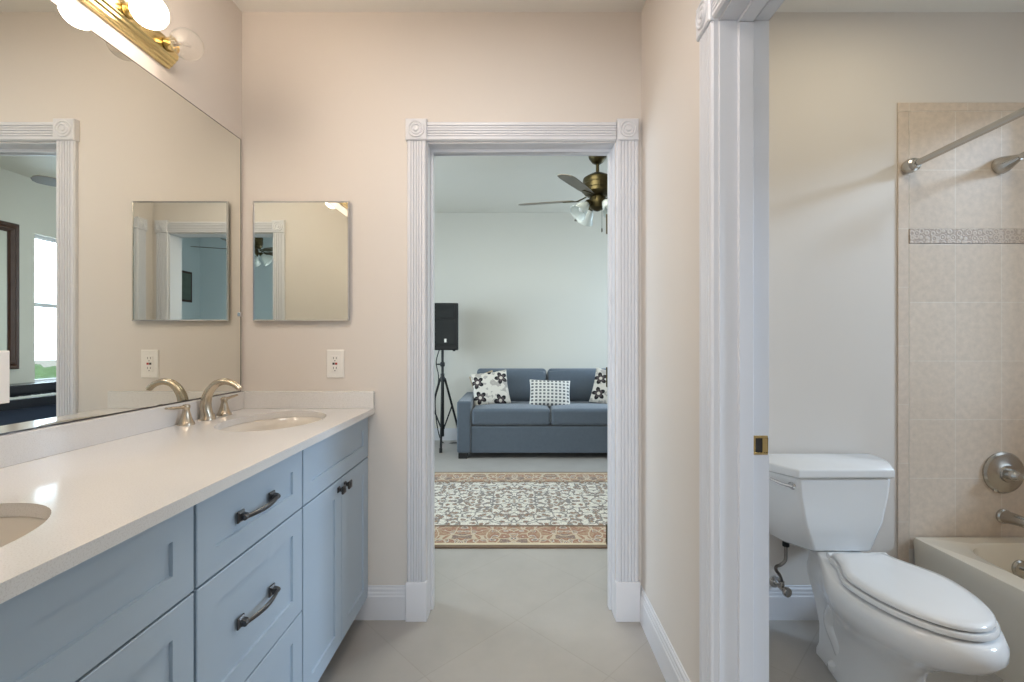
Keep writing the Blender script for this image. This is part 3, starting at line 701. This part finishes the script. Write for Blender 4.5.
bm = B(); tube(bm, smooth_path([(0, -.010, 0), (0, -.06, .004), (0, -.11, 0), (0, -.145, -.018)], 5), [.027-.006*i/15 for i in range(16)], 18, flat=[1-.3*i/15 for i in range(16)]); obj('spout', bm, M['satin'], ts)
sa = thing('showerhead', 'brushed nickel shower arm and head high on the tiled wall', 'shower head', (2.054, yt, 1.928))
bm = B(); lathe(bm, [(.034, -.0003), (.036, .006), (.034, .022), (.026, .045), (.017, .068), (.0115, .085)], (0, 0, 0), (0, -1, 0.10), 28); obj('flange', bm, M['satin'], sa, angle=45)
bm = B(); tube(bm, smooth_path([(0, -.07, .007), (0, -.13, .018), (0, -.19, .018), (0, -.25, -.012)], 5), .011, 14); obj('arm', bm, M['satin'], sa)
bm = B(); lathe(bm, [(.013, 0), (.016, .015), (.022, .035), (.040, .065), (.042, .078), (.036, .082), (.001, .080)], (0, -.245, -.008), (0, -.75, -.65), 24); obj('head', bm, M['satin'], sa, angle=45)
sr = thing('shower_rod', 'straight metal shower curtain rod fixed to the tile', 'curtain rod', (1.660, yt, 1.923))
bm = B(); lathe(bm, [(.026, -.0003), (.028, .006), (.030, .022), (.027, .040), (.019, .046), (.018, .056), (.014, .058)], (0, 0, 0), (0, -1, 0), 28); obj('end_flange', bm, M['satin'], sr, angle=40)
bm = B(); tube(bm, [(0, -.045, 0), (0, -(yt-YR)+.045, .054)], .0128, 18); obj('rod', bm, M['satin'], sr)
bm = B(); lathe(bm, [(.026, 0), (.028, .006), (.030, .022), (.027, .040), (.014, .058)], (0, -(yt-YR)+.0003, .0555), (0, 1, 0), 28); obj('end_flange', bm, M['satin'], sr, angle=40)

# ------------------------------------------------------------------ windows
def window(name, label, O, U, N, w, z0, z1, t, rail=None):
    """O = lower corner on the inner face of the wall, U along it, N into the room"""
    O = Vector(O); U = Vector(U); N = Vector(N); Z = Vector((0, 0, 1)); h = z1-z0
    r = thing(name, label, 'window', O, kind='structure'); d0, d1 = -.075, -.045
    def bar(bm, a0, a1, b0, b1, n0=d0, n1=d1): rings(bm, [[U*a0+Z*b0+N*n, U*a1+Z*b0+N*n, U*a1+Z*b1+N*n, U*a0+Z*b1+N*n] for n in (n0, n1)])
    bm = B(); f = .035
    bar(bm, 0, f, 0, h); bar(bm, w-f, w, 0, h); bar(bm, f, w-f, 0, f); bar(bm, f, w-f, h-f, h)
    if rail: bar(bm, f, w-f, rail-z0-.02, rail-z0+.02, d0-.006, d1+.006)
    obj('window_frame', bm, M['trim'], r, bevel=.002)
    bm = B(); bar(bm, f, w-f, f, h-f, -.062, -.058); obj('pane', bm, M['pane'], r)
    bm = B(); bar(bm, -.03, w+.03, -.03, -.001, -.02, .03); obj('sill', bm, M['trim'], r, bevel=.003)
    return r
window('window_1', 'bright double-hung window of the room beyond, seen in the vanity mirror', (FX1, LY0, LZ0), (0, 1, 0), (-1, 0, 0), LY1-LY0, LZ0, LZ1, .12, 1.535)
window('window_2', 'small window high over the tub', (XT, WY0, WZ0), (0, 1, 0), (-1, 0, 0), WY1-WY0, WZ0, WZ1, .14)
window('window_3', 'bedroom window behind the viewer', (QX0, BY0, QZ0), (1, 0, 0), (0, 1, 0), QX1-QX0, QZ0, QZ1, .12, 1.5)
window('window_4', 'side window of the room beyond', (FX0, KY0, KZ0), (0, 1, 0), (1, 0, 0), KY1-KY0, KZ0, KZ1, .12, 1.5)

# ------------------------------------------------------------------ room beyond: rug
rx0, rx1, ry0, ry1 = -1.02, 1.70, 2.625, 4.13
rg = thing('area_rug', 'cream and brown oriental rug on the tiles in front of the sofa', 'rug', ((rx0+rx1)/2-.36, (ry0+ry1)/2, 0))
ox, oy = rg.location.x, rg.location.y
def rr(d): return (rx0-ox+d, rx1-ox-d, ry0-oy+d, ry1-oy-d)
def ring_box(bm, o, i, z0, z1):
    P = lambda b, z: [(b[0], b[2], z), (b[1], b[2], z), (b[1], b[3], z), (b[0], b[3], z)]
    rings(bm, [P(i, z0), P(o, z0), P(o, z1), P(i, z1), P(i, z0)], cap0=False, cap1=False)
bm = B(); ring_box(bm, rr(0), rr(.028), .0005, .010); obj('binding', bm, M['bind'], rg)
bm = B(); ring_box(bm, rr(.0282), rr(.052), .0005, .0104); e = obj('guard_stripe', bm, mat('cream_stripe', srgb(214, 198, 168), .95, var=.12, vscale=40, bump=.3, bscale=500), rg)
bm = B(); ring_box(bm, rr(.0522), rr(.285), .0005, .0105); obj('border', bm, M['rugb'], rg)
bm = B(); ring_box(bm, rr(.2852), rr(.31), .0005, .0108); obj('guard_stripe', bm, M['bind'], rg)
a = rr(.3102); boxes('field', M['rug'], rg, (*a, .0005, .0105))

# sofa
so = thing('sofa', 'slate blue two-cushion sofa against the far wall', 'sofa', (.34, 4.62, 0))
sw = .945
def cushion(bm, x0, x1, y0, y1, z0, z1, crown=.02):
    nx, ny = 8, 8; cx, cy, cz = (x0+x1)/2, (y0+y1)/2, (z0+z1)/2
    rs = []
    top = [[None]*(ny+1) for _ in range(nx+1)]; bot = [[None]*(ny+1) for _ in range(nx+1)]
    for i in range(nx+1):
        for j in range(ny+1):
            u, v = -1+2*i/nx, -1+2*j/ny; k = (1-u**4)*(1-v**4)
            x = cx+u*(x1-x0)/2; y = cy+v*(y1-y0)/2
            top[i][j] = bm.verts.new((x, y, z1-crown*.3+crown*k)); bot[i][j] = bm.verts.new((x, y, z0))
    for i in range(nx):
        for j in range(ny):
            bm.faces.new((top[i][j], top[i+1][j], top[i+1][j+1], top[i][j+1])); bm.faces.new((bot[i][j], bot[i][j+1], bot[i+1][j+1], bot[i+1][j]))
    edge = [(i, 0) for i in range(nx)]+[(nx, j) for j in range(ny)]+[(i, ny) for i in range(nx, 0, -1)]+[(0, j) for j in range(ny, 0, -1)]
    for (i, j), (k, l) in zip(edge, edge[1:]+edge[:1]): bm.faces.new((bot[i][j], bot[k][l], top[k][l], top[i][j]))
boxes('base', M['sofa'], so, (-sw+.142, sw-.142, .012, .86, .055, .325), bevel=.012, seg=3)
for s in (-1, 1): boxes('arm', M['sofa'], so, (s*sw-(.14 if s > 0 else 0), s*sw+(.14 if s < 0 else 0), 0, .86, .055, .58), bevel=.022, seg=4)
boxes('back_frame', M['sofa'], so, (-sw+.142, sw-.142, .70, .865, .325, .80), bevel=.03, seg=4)
for x0, x1 in ((-sw+.144, -.001), (.001, sw-.144)):
    bm = B(); cushion(bm, x0, x1, .0, .70, .333, .505, .018); obj('seat_cushion', bm, M['sofa'], so, bevel=.035, seg=5, angle=80)
    bm = B(); cushion(bm, x0+.006, x1-.006, -.19, .19, -.08, .09, .05); o = obj('back_cushion', bm, M['sofa'], so, bevel=.045, seg=5, angle=80)
    o.location = (0, .60, .682); o.rotation_euler = (math.radians(78), 0, 0)
for sx in (-1, 1):
    for y in (.05, .80): boxes('leg', M['sofaleg'], so, (sx*(sw-.06)-.045, sx*(sw-.06)+.045, y-.04, y+.04, 0, .056))
def pillow(name, label, m, loc, w, h, t, rot, group=None):
    r = B(); nx = 14; vt = {}; 
    for side in (1, -1):
        for i in range(nx+1):
            for j in range(nx+1):
                u, v = -1+2*i/nx, -1+2*j/nx
                edge = max(abs(u), abs(v))
                k = max(0, (1-u*u)*(1-v*v))**.42
                pin = 1-.07*(1-abs(v)**2)*abs(u)**3; pin2 = 1-.07*(1-abs(u)**2)*abs(v)**3
                key = (i, j, side if edge < .999 else 0)
                if key not in vt: vt[key] = r.verts.new((u*w/2*pin, side*t/2*k if edge < .999 else 0, v*h/2*pin2))
        for i in range(nx):
            for j in range(nx):
                def g(a, b): return vt[(a, b, side if max(abs(-1+2*a/nx), abs(-1+2*b/nx)) < .999 else 0)]
                r.faces.new((g(i, j), g(i+1, j), g(i+1, j+1), g(i, j+1)))
    o = obj(name, r, m, subsurf=1, angle=180); o.location = loc; o.rotation_euler = [math.radians(a) for a in rot]
    tag(o, label, 'pillow', group)
pillow('throw_pillow', 'cream pillow with black flowers at the left arm of the sofa', M['floral'], (-.285, 4.965, .672), .42, .40, .14, (-20, -7, 6))
pillow('throw_pillow.001', 'rectangular pillow with small black checks at the middle of the sofa', M['check'], (.352, 4.93, .622), .47, .32, .13, (-22, 2, 0))
pillow('throw_pillow.002', 'floral pillow at the right, partly hidden by the door frame', M['floral'], (1.02, 4.98, .672), .43, .42, .14, (-20, 12, -10))
pillow('throw_pillow.003', 'plain tan pillow peeking out behind the left floral pillow', M['tan'], (-.362, 5.105, .672), .29, .34, .08, (-10, -16, 0))

# speaker and stand
SPX, SPY = -.832, 5.14
st = thing('speaker_stand', 'black tripod stand carrying the loudspeaker left of the sofa', 'stand', (SPX, SPY, 0))
bm = B(); tube(bm, [(0, 0, .12), (0, 0, .80)], .0175, 14); tube(bm, [(0, 0, .78), (0, 0, 1.0845)], .0145, 14); obj('pole', bm, M['black'], st)
bm = B(); lathe(bm, [(.024, 0), (.028, .01), (.028, .05), (.022, .06), (.022, .09)], (0, 0, .73), (0, 0, 1), 16); obj('upper_collar', bm, M['black'], st)
bm = B(); lathe(bm, [(.022, 0), (.026, .01), (.026, .04), (.02, .05)], (0, 0, .90), (0, 0, 1), 16); tube(bm, [(-.02, 0, .925), (-.06, -.01, .925)], .008, 10); obj('height_knob', bm, M['black'], st)
bm = B(); lathe(bm, [(.022, 0), (.025, .008), (.025, .04), (.022, .05)], (0, 0, .20), (0, 0, 1), 16); obj('lower_collar', bm, M['black'], st)
for a in (42, 162, 275):
    c, s = math.cos(math.radians(a)), math.sin(math.radians(a)); R = .36
    if a == 140: R = .36
    bm = B(); tube(bm, [(c*.03, s*.03, .765), (c*R*.72, s*R*.72, .02)], .0125, 10); l = obj('leg', bm, M['black'], st)
    bm = B(); tube(bm, [(c*R*.70, s*R*.70, .045), (c*R*.74, s*R*.74, 0.0)], .017, 10); obj('rubber_foot', bm, M['rubber'], l)
    bm = B(); k = .42; tube(bm, [(c*.025, s*.025, .225), (c*(.03+(R*.72-.03)*k), s*(.03+(R*.72-.03)*k), .765-.745*k)], .008, 8); obj('brace', bm, M['black'], st)
sk = thing('loudspeaker', 'black loudspeaker on the tripod stand left of the sofa', 'speaker', (SPX+.014, SPY, 1.085), (0, 0, math.radians(4)))
bm = B(); rings(bm, [[(-.172, -.14, z), (.172, -.14, z), (.11, .15, z), (-.11, .15, z)] for z in (0, .515)]); obj('cabinet', bm, M['black'], sk, bevel=.012, seg=3)
boxes('woofer_grille', M['grille'], sk, (-.13, .13, -.149, -.139, .055, .335), bevel=.004)
bm = B(); rings(bm, [[(a*w, y, .425+b*h) for a, b in ((-1, -1), (1, -1), (1, 1), (-1, 1))] for y, w, h in ((-.1405, .128, .072), (-.149, .128, .072), (-.149, .116, .060), (-.142, .05, .026), (-.1408, .03, .02))], cap0=False); obj('horn', bm, M['grille'], sk, bevel=.002)
b = boxes('badge', M['plastic'], sk, (-.012+.03, .012+.03, -.1515, -.1488, .085, .125), bevel=.001); b['label'] = 'small white badge'
for x in (-.12, .12):
    bm = B(); lathe(bm, [(.018, 0), (.014, .012), (.001, .013)], (x, -.10, .001), (0, 0, -1), 12); obj('foot', bm, M['rubber'], sk)
bm = B(); tube(bm, smooth_path([(SPX-.04, SPY+.16, 1.15), (SPX-.10, SPY+.17, .95), (SPX-.07, SPY+.15, .75), (SPX-.11, SPY+.15, .45), (SPX-.05, SPY+.20, .03), (SPX+.12, SPY+.18, .008), (SPX+.26, SPY+.16, .008)], 6), .006, 8)
tag(obj('speaker_cable', bm, M['rubber']), 'thin black cable hanging down from the loudspeaker behind its stand', 'cable')

# ceiling fan
def fan(name, label, loc, rz):
    r = thing(name, label, 'ceiling fan', loc, (0, 0, rz))   # origin on the ceiling
    bm = B(); lathe(bm, [(.074, -.0005), (.074, -.03), (.070, -.05), (.044, -.085), (.022, -.098)], n=28); obj('canopy', bm, M['antique'], r, angle=40)
    bm = B(); tube(bm, [(0, 0, -.06), (0, 0, -.22)], .0135, 14); obj('downrod', bm, M['antique'], r)
    bm = B(); lathe(bm, [(.02, -.165), (.045, -.175), (.085, -.195), (.115, -.215), (.120, -.235), (.116, -.262), (.119, -.266), (.119, -.30), (.114, -.304), (.114, -.330), (.095, -.350), (.06, -.362)], n=36); obj('motor', bm, M['antique'], r, angle=30)
    bm = B(); lathe(bm, [(.055, -.355), (.068, -.375), (.068, -.43), (.06, -.455), (.03, -.472), (.012, -.480), (.001, -.482)], n=28); lk = obj('light_kit', bm, M['antique'], r, angle=40)
    for k in range(5):
        a = math.radians(239+72*k); R = Matrix.Rotation(a, 4, 'Z'); ti = Matrix.Rotation(math.radians(-12), 4, 'X')
        bm = B(); pts = []
        out = [(.20, -.045), (.28, -.058), (.45, -.066), (.58, -.068), (.625, -.060), (.65, -.035), (.66, 0), (.65, .035), (.625, .060), (.58, .068), (.45, .066), (.28, .058), (.20, .045), (.19, 0)]
        rings(bm, [[(x, y, z) for x, y in out] for z in (-.003, .003)])
        bmesh.ops.transform(bm, matrix=Matrix.Translation((0, 0, -.385)) @ R @ ti, verts=bm.verts)
        bl = obj('blade', bm, M['blade'], r, bevel=.001)
        bm = B(); tube(bm, [(.09, 0, .025), (.13, 0, .008), (.17, 0, -.006)], .012, 10, flat=.5)
        rings(bm, [[(x, y*q, z) for x, y in ((.15, -.02), (.21, -.045), (.27, -.02), (.285, 0), (.27, .02), (.21, .045), (.15, .02))] for z, q in ((-.0085, 1), (-.0032, 1))])
        bmesh.ops.transform(bm, matrix=Matrix.Translation((0, 0, -.385)) @ R @ ti, verts=bm.verts)
        obj('blade_arm', bm, M['antique'], bl)
    for k in range(4):
        a = math.radians(205+90*k); c, s = math.cos(a), math.sin(a); ax = Vector((c*.72, s*.72, -.70))
        o0 = Vector((c*.085, s*.085, -.415))
        bm = B(); tube(bm, [(c*.05, s*.05, -.405), o0], .010, 10); lathe(bm, [(.022, -.005), (.026, .01), (.026, .035), (.022, .04)], o0, ax, 16); h = obj('lamp_holder', bm, M['antique'], r)
        bm = B(); pr = [(.026, .03), (.034, .05), (.046, .08), (.052, .105), (.058, .125), (.070, .145), (.074, .150)]
        ax2 = ax.normalized(); n = 32; aa = ax2.orthogonal().normalized(); bb = ax2.cross(aa)
        rings(bm, [[o0+ax2*hh+(aa*math.cos(2*PI*q/n)+bb*math.sin(2*PI*q/n))*(rr_*(1+.03*math.cos(8*2*PI*q/n)*(i/6))) for q in range(n)] for i, (rr_, hh) in enumerate(pr)], cap0=False, cap1=False)
        sh = obj('glass_shade', bm, M['shade'], r, angle=60); sm = sh.modifiers.new('thick', 'SOLIDIFY'); sm.thickness = .003
        bm = B(); lathe(bm, [(.012, .035), (.014, .05), (.024, .085), (.022, .105), (.010, .118), (.001, .12)], o0, ax, 16); obj('bulb', bm, M['plastic'], h)
    bm = B(); tube(bm, [(.03, -.03, -.47), (.03, -.03, -.62)], .0015, 6); lathe(bm, [(.001, 0), (.005, -.01), (.006, -.03), (.001, -.04)], (.03, -.03, -.62), (0, 0, 1), 10); obj('pull_chain', bm, M['antique'], r)
    return r
fn = fan('ceiling_fan', 'antique brass ceiling fan with glass shades in the room beyond the doorway', (.655, 3.74, HF), 0)
f2n = copy_tree(fn); f2n.name = 'ceiling_fan.001'; f2n.location = (1.02, -1.95, HF); f2n['label'] = 'ceiling fan of the bedroom, glimpsed in the small mirrored cabinet'

# piano and framed mirror on the right-hand wall (seen through the vanity mirror)
pn = thing('digital_piano', 'black upright keyboard piano under the window, seen in the vanity mirror', 'piano', (FX1-.02, 4.15, 0))
pl = .70
boxes('case', M['piano'], pn, (-.42, -.02, -pl, pl, .62, .70), bevel=.006)
boxes('music_shelf', M['piano'], pn, (-.22, -.01, -pl, pl, .70, .80), bevel=.006)
w = (2*pl-.10)/52
for i in range(52): y = -pl+.05+w*i; boxes('white_key', M['ivory'], pn, (-.385, -.235, y+.0006, y+w-.0006, .700, .712))
for i in range(51):
    if i % 7 in (0, 1, 3, 4, 5): y = -pl+.05+w*(i+1); boxes('black_key', M['piano'], pn, (-.33, -.235, y-.0055, y+.0055, .712, .722))
for s in (-1, 1): boxes('side_panel', M['piano'], pn, (-.42, -.01, s*pl-.02, s*pl+.02, 0, .64), bevel=.004)
boxes('back_panel', mat('slate_panel', srgb(70, 78, 96), .4, var=.1), pn, (-.10, -.08, -pl+.02, pl-.02, .22, .62))
fm = thing('framed_mirror', 'dark carved wood framed mirror beside the window, seen in the vanity mirror', 'mirror', (FX1, 3.80, .93))
fw, fh = .41, 1.32
bm = B()
def R3(i, x): return [(x, -fw+i, i), (x, fw-i, i), (x, fw-i, fh-i), (x, -fw+i, fh-i)]
rings(bm, [R3(0, -.0005), R3(0, -.025), R3(.012, -.04), R3(.03, -.032), R3(.05, -.045), R3(.075, -.03), R3(.085, -.012)], cap1=False, cap0=False); obj('frame', bm, M['dwood'], fm, angle=20)
bm = B(); rings(bm, [R3(.083, -.002), R3(.083, -.012)]); obj('glass', bm, M['mirror'], fm)
# dark framed picture in the bedroom, seen twice reflected
pf = thing('picture_frame', 'small dark picture on the blue bedroom wall, glimpsed in the reflected cabinet', 'picture', (BX1, -2.36, 1.72))
boxes('frame', M['dwood'], pf, (-.025, -.0005, -.14, .14, 0, .42), bevel=.004)
boxes('print', mat('dark_green_print', srgb(104, 116, 106), .6, var=.3, vscale=14), pf, (-.027, -.024, -.11, .11, .03, .39))
# house across the way and a shrub outside the living-room window
hs = thing('neighbour_house', 'pale stucco house outside the bright window', 'house', (9.5, 9.0, -.4))
boxes('wall', M['ext'], hs, (0, 3, -6, 6, 0, 3.6))
bm = B(); rings(bm, [[(-.5, -6.5, 3.6), (3.5, -6.5, 3.6), (3.5, 6.5, 3.6), (-.5, 6.5, 3.6)], [(1.3, -5, 5.0), (1.7, -5, 5.0), (1.7, 5, 5.0), (1.3, 5, 5.0)]]); obj('roof', bm, M['dark_grey'], hs)
bm = B(); bmesh.ops.create_icosphere(bm, subdivisions=4, radius=.7)
for v in bm.verts: v.co *= 1+random.uniform(-.12, .12); v.co.z *= .9
o = obj('shrub', bm, M['leaf'], angle=180); o.location = (4.7, 6.6, .2); tag(o, 'green shrub outside the bright window', 'shrub')
struct('ground', 'pale ground outside the windows', 'ground', M['ext'], (-30, 30, -30, 30, -.45, -.40))
